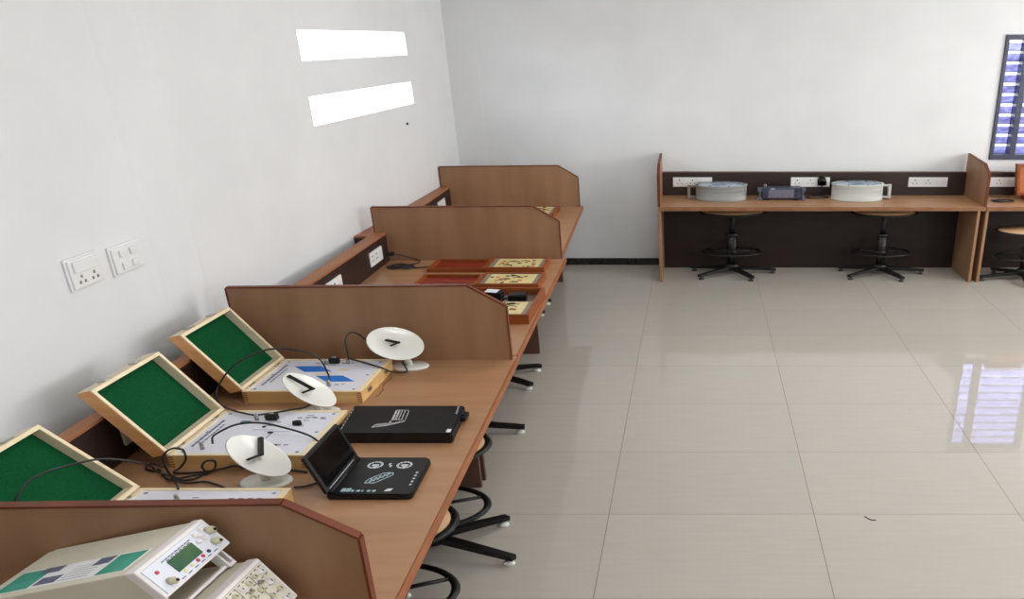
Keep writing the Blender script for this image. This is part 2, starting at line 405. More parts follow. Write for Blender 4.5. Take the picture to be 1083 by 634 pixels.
def desk_back(label, xa, xb, plates, left_leg=True, right_div=True, left_div=True):
    t = thing('lab_desk', label, 'desk', (xa, 6.80, 0), 'wooden lab desks')
    Wd = xb - xa; D = YB - 0.02 - 6.80
    m = MB(); m.box((0.0, 0.008, T - 0.03), (Wd, D, T + 0.008), 0.002); tb = m.build('tabletop', 'top', t)
    m = MB(); m.box((0.0, -0.004, T - 0.033), (Wd, 0.008, T + 0.0085), 0.004); m.build('edge_band', 'bedge', tb, 'brown rounded edge band')
    prof = [(0.01, T + 0.008), (D, T + 0.008), (D, 1.215), (0.14, 1.185), (0.01, 1.105)]
    def divider(x):
        m = MB(); m.prism(prof, 'x', x - 0.011, x + 0.011); dv = m.build('divider', 'lam', t)
        m = MB(); e = 0.008
        for a, b in ((prof[4], prof[0]), (prof[3], prof[4]), (prof[2], prof[3])):
            d = Vector((b[0] - a[0], b[1] - a[1])); n_ = Vector((d.y, -d.x)).normalized() * e
            m.prism([a, b, (b[0] + n_.x, b[1] + n_.y), (a[0] + n_.x, a[1] + n_.y)], 'x', x - 0.014, x + 0.014)
        m.build('edge_band', 'edge', dv, 'red brown edge band')
    if left_div: divider(0.012)
    if right_div: divider(Wd - 0.012)
    for x in ((0.018,) if left_leg else ()) + (Wd - 0.06,):
        m = MB(); m.box((x - 0.014, 0.012, 0), (x + 0.014, D - 0.02, T - 0.03), 0.002); m.build('side_panel', 'lam', t)
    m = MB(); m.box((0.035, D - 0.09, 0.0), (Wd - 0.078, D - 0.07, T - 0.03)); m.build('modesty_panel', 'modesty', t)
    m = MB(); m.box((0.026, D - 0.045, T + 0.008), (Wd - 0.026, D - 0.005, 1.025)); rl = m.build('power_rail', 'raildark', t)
    m = MB(); m.box((0.026, D - 0.047, 1.025), (Wd - 0.026, D - 0.003, 1.034), 0.002); m.build('rail_top', 'legdark', rl, 'brown top strip')
    for px_ in plates: socket_plate(t, 6.80 * 0 + D - 0.045, 0.930, px_ - xa, 0.10, 0.41, 'y')
    return t
desk_back('wooden lab desk on the back wall with the two round drums on it', -0.395, 2.84, (-0.055, 1.18, 2.415))
desk_back('wooden lab desk under the louvred window, cut by the photo edge', 2.846, 5.6, (3.16, 4.2), right_div=False, left_div=False)

# ------------------------------------------------------------------ wall fittings
def wall_plate(yc, zc, w, h, label, rockers, holes=False):
    t = thing('switch_plate', label, 'switch plate', (XL, yc, zc), 'switch plates on the left wall')
    def X(mb): mb.xf = lambda v: (v.z, v.x, v.y); return mb
    m = X(MB()); m.box((-w / 2, -h / 2, 0), (w / 2, h / 2, 0.010), 0.004); m.box((-w / 2 + 0.008, -h / 2 + 0.008, 0.009), (w / 2 - 0.008, h / 2 - 0.008, 0.018), 0.004)
    m.mi = 1
    for cx in ((-0.03, 0.032) if holes else ()):
        for dx, dy in ((0, -0.014), (-0.012, -0.036), (0.012, -0.036)): m.box((cx + dx - 0.0045, dy - 0.006, 0.016), (cx + dx + 0.0045, dy + 0.006, 0.0192))
    m.build('plate', ['white_plastic', 'greyrim'], t)
    for (a, b, c, d) in rockers:
        m = X(MB()); m.box((a, b, 0.016), (c, d, 0.027), 0.004); m.build('switch', 'white_plastic', t)
    return t
wall_plate(2.718, 1.463, 0.165, 0.132, 'white plate with sockets on the left wall, further from the desk divider', [(-0.06, 0.004, 0.06, 0.05)], True)
wall_plate(2.938, 1.452, 0.172, 0.128, 'white plate with four round knob switches on the left wall', [(-0.045, 0.012, -0.012, 0.042), (0.012, 0.012, 0.045, 0.042), (-0.045, -0.042, -0.012, -0.012), (0.012, -0.042, 0.045, -0.012)])
m = MB(); m.lathe([(0, 0), (0.008, 0), (0.012, 0.012), (0, 0.016)], 10, Matrix.Rotation(R(90), 4, 'Y')); m.xf = lambda v: v + Vector((XL, 6.185, 1.658))
tag(m.build('wall_nail', 'black'), 'small dark nail in the left wall below the two bright slots', 'nail')

# ------------------------------------------------------------------ wooden training kits with green-lined lids
def screw_marks(mb, w, d, z):
    for sx in (-1, 1):
        for sy in (-1, 0, 1): mb.box((sx * (w / 2 - 0.012) - 0.0035, sy * (d / 2 - 0.014) - 0.0035, z), (sx * (w / 2 - 0.012) + 0.0035, sy * (d / 2 - 0.014) + 0.0035, z + 0.0012))
def training_kit(label, x0, x1, y0, y1, variant, lean_deg=113.4):
    cx, cy = (x0 + x1) / 2, (y0 + y1) / 2
    wd, dp, h = (x1 - x0) / S, y1 - y0, 0.06
    t = thing('training_kit', label, 'training kit', (cx, cy, T), 'green lined training kits')
    a, b = wd / 2, dp / 2; tk = 0.013
    m = MB(stretch)
    m.box((-a, -b, 0), (a, b, 0.008)); m.box((-a, -b, 0.008), (a, -b + tk, h - 0.003)); m.box((-a, b - tk, 0.008), (a, b, h - 0.003))
    m.box((-a, -b + tk, 0.008), (-a + tk, b - tk, h - 0.003)); m.box((a - tk, -b + tk, 0.008), (a, b - tk, h - 0.003))
    m.mi = 1          # finger joints on the front corners
    for sx in (-1, 1):
        for k in range(5): m.box((sx * a - 0.012 * (sx > 0), -b - 0.0006, 0.006 + k * 0.0105), (sx * a + 0.012 * (sx < 0), -b + 0.002, 0.0105 + k * 0.0105))
    bx = m.build('base_box', ['pine', 'tedge'], t)
    m = MB(stretch)
    m.box((-a, -b, h - 0.003), (a, -b + tk, h)); m.box((-a, b - tk, h - 0.003), (a, b, h)); m.box((-a, -b + tk, h - 0.003), (-a + tk, b - tk, h)); m.box((a - tk, -b + tk, h - 0.003), (a, b - tk, h))
    m.build('box_rim', 'pine_rim', bx, 'pale cream rim')
    for sy in (-0.55, 0.5):
        m = MB(stretch); m.box((a - 0.001, sy * b - 0.014, 0.026), (a + 0.004, sy * b + 0.014, 0.044), 0.001); m.build('catch', 'metal', t)
    pz = h - 0.004
    m = MB(stretch); m.box((-a + tk, -b + tk, pz - 0.004), (a - tk, b - tk, pz + 0.001)); m.mi = 1; z = pz + 0.001; iw, idp = 2 * (a - tk), 2 * (b - tk)
    screw_marks(m, iw, idp, z)
    rnd = random.Random(11 + variant)
    def line(x, y, lx, ly): m.box((x - lx / 2, y - ly / 2, z), (x + lx / 2, y + ly / 2, z + 0.0008))
    # title running along the left side, as small print
    yy = -b * 0.62
    while yy < b * 0.55:
        l = rnd.uniform(0.012, 0.028); line(-a * 0.80, yy + l / 2, 0.006, l); yy += l + 0.004
    yy = -b * 0.45
    while yy < b * 0.35:
        l = rnd.uniform(0.010, 0.02); line(-a * 0.72, yy + l / 2, 0.004, l); yy += l + 0.004
    if variant != 3:
        for i in range(9): line(rnd.uniform(-0.3, 0.75) * a, rnd.uniform(0.2, 0.8) * b, rnd.uniform(0.008, 0.018), 0.004)
        for i in range(4): line(a * 0.35 + i * 0.018, b * 0.66, 0.010, 0.007)
        line(-a * 0.02, b * 0.1, 0.05, 0.0018); line(a * 0.22, b * 0.02, 0.06, 0.0018); line(a * 0.16, -b * 0.12, 0.0018, 0.05); line(a * 0.45, -b * 0.55, 0.01, 0.006); line(a * 0.56, -b * 0.55, 0.01, 0.006)
    else:
        for i in range(5): line(a * (-0.28 + i * 0.16), b * 0.74, 0.012, 0.005)
        line(a * 0.47, -b * 0.58, 0.01, 0.007); line(a * 0.57, -b * 0.56, 0.006, 0.006)
    if variant == 3:
        m.mi = 2
        for bx_, by_ in ((-0.245, 0.36), (0.33, -0.24)):
            u0, v0 = bx_ * a, by_ * b; m.prism([(u0 - 0.058, v0 + 0.03), (u0 + 0.012, v0 + 0.034), (u0 + 0.058, v0 - 0.026), (u0 - 0.014, v0 - 0.03)], 'z', z, z + 0.0008)
        m.mi = 3; line2 = lambda x, y, lx, ly: m.box((x - lx / 2, y - ly / 2, z), (x + lx / 2, y + ly / 2, z + 0.0008))
        line2(a * 0.04, b * 0.05, 0.045, 0.014); line2(a * 0.32, b * 0.32, 0.03, 0.012)
    pn = m.build('panel', ['kitface', 'ink', 'blue_ink', 'tan_ink'], t)
    if variant != 3:
        m = MB(stretch)
        m.lathe([(0, 0), (0.011, 0), (0.010, 0.016), (0, 0.017)], 14, Matrix.Translation((a * 0.42, b * 0.34, z))); m.build('knob', 'black', t)
        for (xa_, ya_, xb_, yb_, hh_) in ((0.30, -0.74, 0.46, -0.62, 0.012), (0.10, -0.06, 0.18, -0.01, 0.004), (-0.08, 0.2, -0.03, 0.25, 0.004)):
            m = MB(stretch); m.box((a * xa_, b * ya_, z), (a * xb_, b * yb_, z + hh_), 0.001); m.build('switch', 'black', t)
        m = MB(stretch); m.box((-a * 0.5, b * 0.42, z), (-a * 0.36, b * 0.5, z + 0.003)); m.build('connector_block', 'teal_ink', t)
    # small coax plugs standing in the panel
    pl = [(-a * 0.60, -b * 0.72), (-a * 0.29, b * 0.55)] if variant != 3 else [(a * 0.36, -b * 0.66), (a * 0.28, b * 0.72), (-a * 0.1, b * 0.66)]
    for (qx, qy) in pl:
        m = MB(stretch); m.lathe([(0, 0), (0.005, 0), (0.005, 0.018), (0.004, 0.03), (0, 0.03)], 10, Matrix.Translation((qx, qy, z))); m.build('coaxial_socket', 'metal', t)
    # lid standing open, leaning on its hinges
    lean = R(lean_deg); L_ = 0.297; th = 0.036
    u = Vector((math.cos(lean), 0, math.sin(lean))); n = Vector((-math.sin(lean), 0, math.cos(lean)))   # n points to the back of the lid
    o0 = Vector((-a + 0.004, 0, h + 0.006))
    def lx(v): p = o0 + u * v.x + Vector((0, v.y, 0)) + n * v.z; return (p.x * S, p.y, p.z)
    m = MB(lx); tw = 0.012
    m.box((0, -b, th - 0.006), (L_, b, th)); 
    for lo, hi in (((0, -b), (tw, b)), ((L_ - tw, -b), (L_, b)), ((tw, -b), (L_ - tw, -b + tw)), ((tw, b - tw), (L_ - tw, b))):
        m.box((lo[0], lo[1], 0.003), (hi[0], hi[1], th - 0.006))
    ld = m.build('lid', 'pine_in', t)
    m = MB(lx)
    for lo, hi in (((0, -b), (tw, b)), ((L_ - tw, -b), (L_, b)), ((tw, -b), (L_ - tw, -b + tw)), ((tw, b - tw), (L_ - tw, b))):
        m.box((lo[0], lo[1], 0), (hi[0], hi[1], 0.003))
    m.build('lid_rim', 'pine_rim', ld, 'pale cream rim')
    m = MB(lx); m.box((-0.0008, -b - 0.0008, 0.003), (L_ + 0.0008, -b + 0.001, th + 0.0008)); m.build('lid_side', 'pine_amber', ld, 'amber varnished side')
    m = MB(lx); m.box((tw, -b + tw, th - 0.010), (L_ - tw, b - tw, th - 0.006)); m.build('felt_lining', 'felt', ld, 'dark green felt')
    for sy in (-0.45, 0.45):
        m = MB(lx); m.box((L_ - 0.001, sy * b - 0.016, 0.006), (L_ + 0.005, sy * b + 0.016, 0.026), 0.001); m.build('catch_plate', 'metal', ld)
    for sy in (-0.6, 0.6):
        m = MB(lx); m.tube([(-0.004, sy * b - 0.018, 0.002), (-0.004, sy * b + 0.018, 0.002)], 0.004, 8); m.build('hinge', 'metal', t)
    return t
training_kit('pale wooden kit with open green lined lid, mostly hidden by the nearest divider', -2.0, -1.455, 1.775, 2.122, 1, 121.5)
training_kit('pale wooden kit with open green lined lid and black knob on white panel', -2.05, -1.515, 2.332, 2.682, 2)
training_kit('pale wooden kit with open green lined lid and two blue blocks on panel', -2.078, -1.535, 2.855, 3.2, 3)

# ------------------------------------------------------------------ small white dish antennas
def dish_antenna(label, centre, r, az, el, base_xy, rb, feed):
    bx, by = base_xy
    t = thing('dish_antenna', label, 'dish antenna', (bx, by, T), 'white dish antennas')
    m = MB(stretch); m.lathe([(0, 0), (rb, 0), (rb, 0.006), (rb * 0.9, 0.011), (0, 0.012)], 28); m.build('base', 'dish', t)
    c = Vector(((centre[0] - bx) / S, centre[1] - by, centre[2] - T))
    a, e = R(az), R(el); n = Vector((math.cos(a) * math.cos(e), math.sin(a) * math.cos(e), math.sin(e)))
    q = n.to_track_quat('Z', 'Y').to_matrix().to_4x4(); q.translation = c
    dep = 0.13 * r; pr = [(r * k / 10, -dep + dep * (k / 10) ** 2) for k in range(11)]
    back = [(r * k / 10 * 1.0, -dep - 0.004 + dep * (k / 10) ** 2) for k in range(10, -1, -1)]
    m = MB(stretch); m.lathe(pr + [(r * 1.012, 0.0), (r * 1.012, -0.004)] + back, 44, q); m.build('reflector', 'dish', t)
    # pillar from the base to a pivot behind the reflector
    pv = c - n * (dep + 0.006)
    m = MB(stretch); p0 = Vector((0, 0, 0.008)); mid = Vector((p0.x * 0.7 + pv.x * 0.3, p0.y * 0.7 + pv.y * 0.3, pv.z * 0.55))
    m.tube([p0, mid, pv], 0.010, 10, sub=4); m.lathe([(0, -0.008), (0.016, -0.008), (0.014, 0.008), (0, 0.008)], 12, Matrix.Translation(pv)); m.build('pillar', 'dish', t)
    f = [c + Vector((p[0] / S, p[1], p[2])) for p in feed]
    m = MB(stretch)
    def bar(p, q2, w_):
        d = (q2 - p); l = d.length; d.normalize(); sd = n.cross(d).normalized()
        mt = Matrix((( d.x, sd.x, n.x, p.x), (d.y, sd.y, n.y, p.y), (d.z, sd.z, n.z, p.z), (0, 0, 0, 1)))
        m.box((-w_ / 2, -w_ / 2, -0.006), (l + w_ / 2, w_ / 2, 0.004), 0.001, mt)
    bar(f[0], f[1], 0.0085); bar(f[1], f[2], 0.0075)
    el_ = f[1]; m.tube([el_ + n * -dep * 0.98, el_], 0.003, 8)
    m.build('feed_arm', 'black', t, 'black bent feed arm')
    return t
dish_antenna('white dish antenna in front of the kit with the black knob', (-1.623, 2.24, 0.899), 0.0875, 4, 37, (-1.625, 2.243), 0.054, [(-.033, .075, .027), (.008, -.002, .006), (-.002, -.053, .019)])
dish_antenna('white dish antenna in front of the kit with blue blocks', (-1.711, 2.77, 0.894), 0.0885, 4, 37, (-1.69, 2.770), 0.050, [(-.078, .001, .066), (.012, .002, .003), (.003, -.050, .014)])
dish_antenna('white dish antenna beside the wooden divider, furthest from the camera', (-1.501, 3.2, 0.926), 0.0865, -36, 37, (-1.462, 3.235), 0.052, [(-.035, -.011, .022), (.014, 0, .004), (-.010, -.024, 0)])

# ------------------------------------------------------------------ black box, portable player
t = thing('storage_box', 'flat black box with a silver logo and a side clasp', 'box', (-1.245, 2.63, T))
m = MB(); m.prism([(-0.24, -0.12), (0.235, -0.12), (0.215, 0.12), (-0.275, 0.12)], 'z', 0.0, 0.047); bmesh.ops.bevel(m.bm, geom=list(m.bm.edges), offset=0.006, segments=2, affect='EDGES'); m.build('body', 'black_card', t)
m = MB(); m.box((0.222, 0.03, 0.016), (0.243, 0.085, 0.036), 0.003); m.box((0.220, 0.045, 0.010), (0.232, 0.07, 0.042), 0.002); m.build('clasp', 'black', t)
zt = 0.0472
def poly(mb, pts, z=zt, h=0.0006): mb.prism(pts, 'z', z, z + h)
m = MB()
def stroke(mb, p, q, wd, z=zt):
    a, b = Vector(p), Vector(q); d = (b - a); n_ = Vector((-d.y, d.x)).normalized() * wd / 2
    mb.prism([(a.x - n_.x, a.y - n_.y), (b.x - n_.x, b.y - n_.y), (b.x + n_.x, b.y + n_.y), (a.x + n_.x, a.y + n_.y)], 'z', z, z + 0.0006)
# swoosh, bold stroke and stacked lettering block, as printed on the lid
sw = [(-0.115, -0.068), (-0.105, -0.046), (-0.07, -0.038), (-0.045, -0.044), (-0.052, -0.054), (-0.085, -0.062), (-0.115, -0.068)]
for p, q in zip(sw, sw[1:]): stroke(m, p, q, 0.006)
stroke(m, (-0.10, -0.055), (-0.05, -0.047), 0.009); stroke(m, (-0.058, -0.02), (-0.045, -0.048), 0.010); stroke(m, (-0.05, -0.046), (-0.005, -0.022), 0.011); stroke(m, (-0.005, -0.022), (0.004, -0.02), 0.009)
for k in range(4):
    xo = -0.052 + 0.0125 * k; stroke(m, (xo, -0.012 + 0.001 * k), (xo - 0.015, 0.075), 0.0085 if k < 2 else 0.004)
stroke(m, (0.002, -0.012), (-0.012, 0.07), 0.003)
stroke(m, (-0.056, -0.006), (-0.004, -0.008), 0.003); stroke(m, (-0.066, 0.077), (-0.012, 0.074), 0.003)
m.build('logo', 'silver_ink', t, 'silver logo')
m = MB(); poly(m, [(0.208, -0.108), (0.226, -0.108), (0.224, -0.084), (0.206, -0.084)]); m.build('sticker', 'white_ink', t, 'small white sticker')
m = MB()
for k in range(6): poly(m, [(0.198 - k * 0.0016, 0.045 + k * 0.011), (0.205 - k * 0.0016, 0.045 + k * 0.011), (0.204 - k * 0.0016, 0.053 + k * 0.011), (0.197 - k * 0.0016, 0.053 + k * 0.011)])
for k in range(7): poly(m, [(-0.236 - k * 0.004, -0.085 + k * 0.026), (-0.233 - k * 0.004, -0.085 + k * 0.026), (-0.236 - k * 0.004, -0.068 + k * 0.026), (-0.239 - k * 0.004, -0.068 + k * 0.026)])
m.build('small_print', 'silver_ink', t)

t = thing('portable_player', 'black portable disc player with its screen folded open', 'disc player', (-1.185, 2.245, T))
PX0, PX1, PY0, PY1 = -0.155, 0.152, -0.115, 0.128; zb = 0.026
m = MB(); m.prism([(PX0, PY0), (PX1 - 0.012, PY0), (PX1, PY0 + 0.01), (PX1 - 0.012, PY1 - 0.015), (PX1 - 0.03, PY1), (PX0 - 0.01, PY1)], 'z', 0.002, zb)
bmesh.ops.bevel(m.bm, geom=list(m.bm.edges), offset=0.004, segments=2, affect='EDGES'); m.build('body', 'black', t)
for fx_, fy_ in ((PX0 + 0.03, PY0 + 0.03), (PX1 - 0.04, PY0 + 0.03), (PX0 + 0.03, PY1 - 0.03), (PX1 - 0.05, PY1 - 0.03)):
    m = MB(); m.box((fx_ - 0.01, fy_ - 0.01, 0), (fx_ + 0.01, fy_ + 0.01, 0.003)); m.build('foot', 'black', t)
m = MB(lambda v: v + Vector((PX0 + 0.012, 0, zb + 0.002)))
m.tube([(0, PY0 + 0.01, 0), (0, PY1 - 0.012, 0)], 0.008, 10); m.build('hinge', 'black', t)
hx, hz = PX0 + 0.008, zb + 0.004; du = Vector((-0.058, 0, 0.148)); L_ = du.length; du.normalize(); dn = Vector((du.z, 0, -du.x))
def sc(v): p = Vector((hx, 0, hz)) + du * v.x + Vector((0, v.y, 0)) + dn * v.z; return p
m = MB(sc); m.box((0, PY0, -0.016), (L_, PY1, 0), 0.004); so = m.build('screen_lid', 'black', t)
m = MB(sc); m.box((0.018, PY0 + 0.014, 0.0), (L_ - 0.012, PY1 - 0.014, 0.001)); m.build('display', 'black_gloss', so, 'dark glossy display')
m = MB(sc); m.box((0.006, PY0 + 0.02, 0.0), (0.009, PY1 - 0.035, 0.0012)); m.build('trim_line', 'silver_ink', so)
z2 = zb
m = MB()
def ring(cx, cy, rx, ry):
    for k in range(12):
        a0 = 2 * math.pi * k / 12; a1 = a0 + 2 * math.pi / 12 * 0.72
        pts = [(cx + rx * math.cos(a0), cy + ry * math.sin(a0)), (cx + rx * math.cos(a1), cy + ry * math.sin(a1)), (cx + rx * 0.72 * math.cos(a1), cy + ry * 0.72 * math.sin(a1)), (cx + rx * 0.72 * math.cos(a0), cy + ry * 0.72 * math.sin(a0))]
        m.prism(pts, 'z', z2, z2 + 0.0006)
for cx in (-0.057, 0.055):
    ring(cx, 0.072, 0.030, 0.024); m.box((cx - 0.012, 0.066, z2), (cx + 0.014, 0.076, z2 + 0.0006)); m.box((cx - 0.004, 0.055, z2), (cx + 0.012, 0.063, z2 + 0.0006))
m.box((-0.006, 0.07, z2), (0.0, 0.085, z2 + 0.0006)); m.box((0.002, 0.058, z2), (0.008, 0.072, z2 + 0.0006))
for k in range(5): m.box((0.122 - 0.001 * k, -0.058 + 0.019 * k, z2), (0.130 - 0.001 * k, -0.050 + 0.019 * k, z2 + 0.0006))
m.prism([(0.045, -0.095), (0.068, -0.095), (0.072, -0.078), (0.052, -0.080)], 'z', z2, z2 + 0.0006)
m.build('button_print', 'white_ink', t, 'white button markings')
m = MB()
hexa = [(-0.047, -0.045), (-0.012, -0.045), (0.036, 0.005), (0.033, 0.02), (-0.003, 0.018), (-0.043, -0.022)]
for p, q in zip(hexa, hexa[1:] + hexa[:1]): stroke(m, p, q, 0.004, z2)
for k in range(5):
    x_ = -0.032 + 0.012 * k; y_ = -0.032 + 0.0105 * k; stroke(m, (x_, y_ - 0.012), (x_ + 0.002, y_ + 0.014), 0.006, z2); stroke(m, (x_, y_), (x_ + 0.01, y_ + 0.004), 0.004, z2)
for k, wq in enumerate((0.022, 0.02, 0.012, 0.016, 0.006, 0.016, 0.016)):
    x_ = -0.112 + 0.019 * k; m.box((x_, -0.098, z2), (x_ + wq * 0.75, -0.088 + (0.010 if k < 2 else 0), z2 + 0.0006))
m.build('logo', 'cyan_ink', t, 'pale hexagonal logo and row of symbols')

# ------------------------------------------------------------------ orange-red circuit boxes on the second desk
def circuit_box(label, x0, x1, y0, y1, h, lid=None, adapters=False):
    cx, cy = (x0 + x1) / 2, (y0 + y1) / 2
    t = thing('circuit_box', label, 'circuit kit', (cx, cy, T), 'orange red circuit boxes')
    a, b = (x1 - x0) / 2, (y1 - y0) / 2; tk = 0.012
    m = MB(); m.box((-a, -b, 0), (a, b, 0.008)); m.box((-a, -b, 0.008), (a, -b + tk, h)); m.box((-a, b - tk, 0.008), (a, b, h)); m.box((-a, -b + tk, 0.008), (-a + tk * 1.8, b - tk, h)); m.box((a - tk * 1.8, -b + tk, 0.008), (a, b - tk, h))
    m.build('base_box', 'redwood', t)
    pb = 0.0 if adapters else b - tk
    m = MB(); m.box((-a + tk * 1.8, -b + tk, h - 0.012), (a - tk * 1.8, pb, h - 0.006)); m.build('panel_rim', 'greyrim', t)
    m = MB(); m.box((-a + 0.055, -b + 0.026, h - 0.006), (a - 0.05, pb - 0.014, h - 0.0045)); 
    rnd = random.Random(int(abs(y0) * 100)); z = h - 0.0045
    for i in range(16):
        px_, py_ = rnd.uniform(-a + 0.07, a - 0.08), rnd.uniform(-b + 0.035, pb - 0.025); rr = rnd.uniform(0.004, 0.009)
        m.mi = 1 if i % 3 else 2; m.box((px_ - rr * 1.6, py_ - rr, z), (px_ + rr * 1.6, py_ + rr, z + 0.002))
    m.mi = 1
    for i in range(5):
        px_, py_ = rnd.uniform(-a + 0.09, a - 0.09), rnd.uniform(-b + 0.04, pb - 0.03); m.tube([(px_ - 0.03, py_, z), (px_, py_ + 0.008, z + 0.004), (px_ + 0.035, py_ - 0.005, z)], 0.0018, 6, sub=4)
    m.build('panel', ['cream', 'black', 'red_ink'], t)
    if adapters:
        m = MB(); m.box((-a + tk * 1.8, 0.0, 0.008), (a - tk * 1.8, b - tk, 0.014)); m.build('tray_lining', 'traydark', t)
    if lid:
        lx0, lx1, ly0, ly1, lh = lid
        m = MB(lambda v: v - Vector((cx, cy, 0)))
        tk2 = 0.012
        m.box((lx0, ly0, 0), (lx1, ly1, 0.008)); m.box((lx0, ly0, 0.008), (lx1, ly0 + tk2, lh)); m.box((lx0, ly1 - tk2, 0.008), (lx1, ly1, lh)); m.box((lx0, ly0 + tk2, 0.008), (lx0 + tk2 * 1.8, ly1 - tk2, lh)); m.box((lx1 - tk2 * 1.8, ly0 + tk2, 0.008), (lx1, ly1 - tk2, lh))
        ld = m.build('lid', 'redwood', t)
        m = MB(lambda v: v - Vector((cx, cy, 0))); m.box((lx0 + tk2 * 1.8, ly0 + tk2, 0.008), (lx1 - tk2 * 1.8, ly1 - tk2, 0.011)); m.build('lid_lining', 'redin', ld, 'red lining')
        for f in (0.2, 0.8):
            m = MB(lambda v: v - Vector((cx, cy, 0))); m.box((lx1 - 0.004, ly0 + (ly1 - ly0) * f - 0.02, lh - 0.004), (x0 + 0.006, ly0 + (ly1 - ly0) * f + 0.02, lh + 0.003)); m.build('hinge', 'metal', t)
    return t
circuit_box('orange red circuit box with open lid standing against the divider', -1.515, -1.092, 4.752, 5.0, 0.043, (-1.93, -1.525, 4.765, 5.0, 0.030))
circuit_box('middle orange red circuit box with open lid, white wires on panel', -1.475, -1.055, 4.395, 4.64, 0.043, (-1.90, -1.485, 4.405, 4.64, 0.030))
circuit_box('orange circuit box at the desk edge with black adapters in it', -1.45, -0.985, 3.80, 4.275, 0.060, None, True)
for x_, y_, rz, lb in ((-1.125, 4.12, 0.1, 'black power adapter lying on its own in orange tray'), (-1.285, 4.165, -0.15, 'black power adapter with a pale top in orange tray')):
    t = thing('power_adapter', lb, 'adapter', (x_, y_, T + 0.014), 'black adapters in the orange tray', rz)
    m = MB(); m.box((-0.055, -0.035, 0), (0.055, 0.035, 0.062), 0.008); m.build('body', 'black', t)
    m = MB(); m.tube([(-0.055, 0, 0.03), (-0.085, 0.005, 0.03), (-0.095, 0.0, 0.012)], 0.006, 8, sub=4); m.build('cord_stub', 'cable', t)
    if rz < 0: m = MB(); m.box((-0.05, -0.03, 0.062), (0.03, 0.028, 0.0635)); m.build('rating_sticker', 'paper', t)
circuit_box('orange circuit box on the furthest desk of the left row, half hidden', -1.62, -1.335, 6.36, 6.70, 0.045)

# ------------------------------------------------------------------ white instruments on the nearest desk
def oriented(origin, yaw, tilt):
    wv = Vector((math.cos(yaw), math.sin(yaw), 0)); d0 = Vector((-math.sin(yaw), math.cos(yaw), 0))
    dv = d0 * math.cos(tilt) + Vector((0, 0, math.sin(tilt))); hv = wv.cross(dv)
    # local (x: along width, y: to the back, z: up) measured from the top front corner on the wall-divider side
    def f(v):
        p = wv * v.x + dv * v.y + hv * v.z
        return (p.x * S, p.y, p.z)
    return f
def knob(mb, x, z, r, d): mb.lathe([(0, 0), (r, 0), (r * 0.85, d), (0, d * 1.02)], 14, Matrix.Translation((x, 0, z)) @ Matrix.Rotation(R(90), 4, 'X'))

FW, FH, FD = 0.195, 0.077, 0.262
t = thing('function_generator', 'cream function generator with green display, tilted on top of the oscilloscope', 'test instrument', (-1.308, 1.528, 1.161))
fx = oriented(None, R(85.4), R(-24.5))
m = MB(fx); m.box((-FW, 0.012, -FH), (0, FD, 0), 0.003); m.build('case', 'offwhite', t)
m = MB(fx); m.box((-FW - 0.003, -0.004, -FH - 0.003), (0.003, 0.014, 0.003), 0.004); fb = m.build('front_bezel', 'bezel', t)
m = MB(fx); m.box((-FW + 0.006, -0.006, -FH + 0.005), (-0.006, -0.003, -0.005)); m.mi = 1; fpm = m
m = MB(fx); m.box((-FW + 0.058, -0.0075, -FH + 0.024), (-FW + 0.130, -0.0055, -0.021)); m.build('display', 'lcd', t, 'green liquid crystal display')
m = fpm
for k in range(9): m.box((-FW + 0.05 + k * 0.0095, -0.0068, -0.016), (-FW + 0.057 + k * 0.0095, -0.0058, -0.0135))
for k in range(6): m.box((-FW + 0.06 + k * 0.012, -0.0068, -0.020), (-FW + 0.068 + k * 0.012, -0.0058, -0.018))
for k in range(6): m.box((-FW + 0.05 + k * 0.02, -0.0068, -FH + 0.008), (-FW + 0.060 + k * 0.02, -0.0058, -FH + 0.010))
m.build('face_plate', ['face', 'ink'], t)
for kx, kz, mt in ((0.070, 0.0175, 'yellow_btn'), (0.090, 0.0175, 'yellow_btn'), (0.108, 0.0175, 'pink_btn'), (0.124, 0.0175, 'pink_btn'), (0.142, 0.0175, 'navy_btn'), (0.026, 0.052, 'pink_btn')):
    m = MB(fx); knob(m, -FW + kx, -FH + kz, 0.0050, 0.007); m.build('push_button', mt, t)
for kx, kz, r in ((0.030, 0.022, 0.0085), (0.170, 0.026, 0.0085), (0.182, 0.053, 0.0095)):
    m = MB(fx); m.lathe([(0, 0), (r, 0), (r, 0.008), (r * 0.6, 0.009), (r * 0.6, 0.012), (0, 0.012)], 14, Matrix.Translation((-FW + kx, -0.006, -FH + kz)) @ Matrix.Rotation(R(90), 4, 'X')); cn = m.build('coaxial_connector', 'knob', t); m = MB(fx); m.lathe([(0, 0.0121), (r * 0.4, 0.0121), (r * 0.4, 0.0131), (0, 0.0131)], 10, Matrix.Translation((-FW + kx, -0.006, -FH + kz)) @ Matrix.Rotation(R(90), 4, 'X')); m.build('socket_core', 'black', cn)
for kx, kz in ((0.143, 0.047), (0.154, 0.058), (0.160, 0.046), (0.149, 0.064), (0.168, 0.066)):
    m = MB(fx); knob(m, -FW + kx, -FH + kz, 0.0056, 0.010); m.build('knob', 'bezel', t)
lab = MB(fx); lab.box((-FW + 0.02, 0.028, 0), (-0.115 + 0.02, FD - 0.012, 0.0007)); lab.mi = 1; plm = lab
lab = plm; lab.box((-0.125, 0.084, 0.0007), (-0.098, 0.112, 0.0012)); lab.box((-FW + 0.028, 0.150, 0.0007), (-FW + 0.055, 0.186, 0.0012)); lab.box((-0.120, FD - 0.09, 0.0012), (-0.098, FD - 0.055, 0.0016))
for k in range(6): lab.box((-0.165 + 0.0095 * k, 0.095, 0.0007), (-0.1643 + 0.0095 * k, 0.145, 0.0011))
pl = lab.build('paper_label', ['paper', 'slate_ink'], t, 'white printed label')
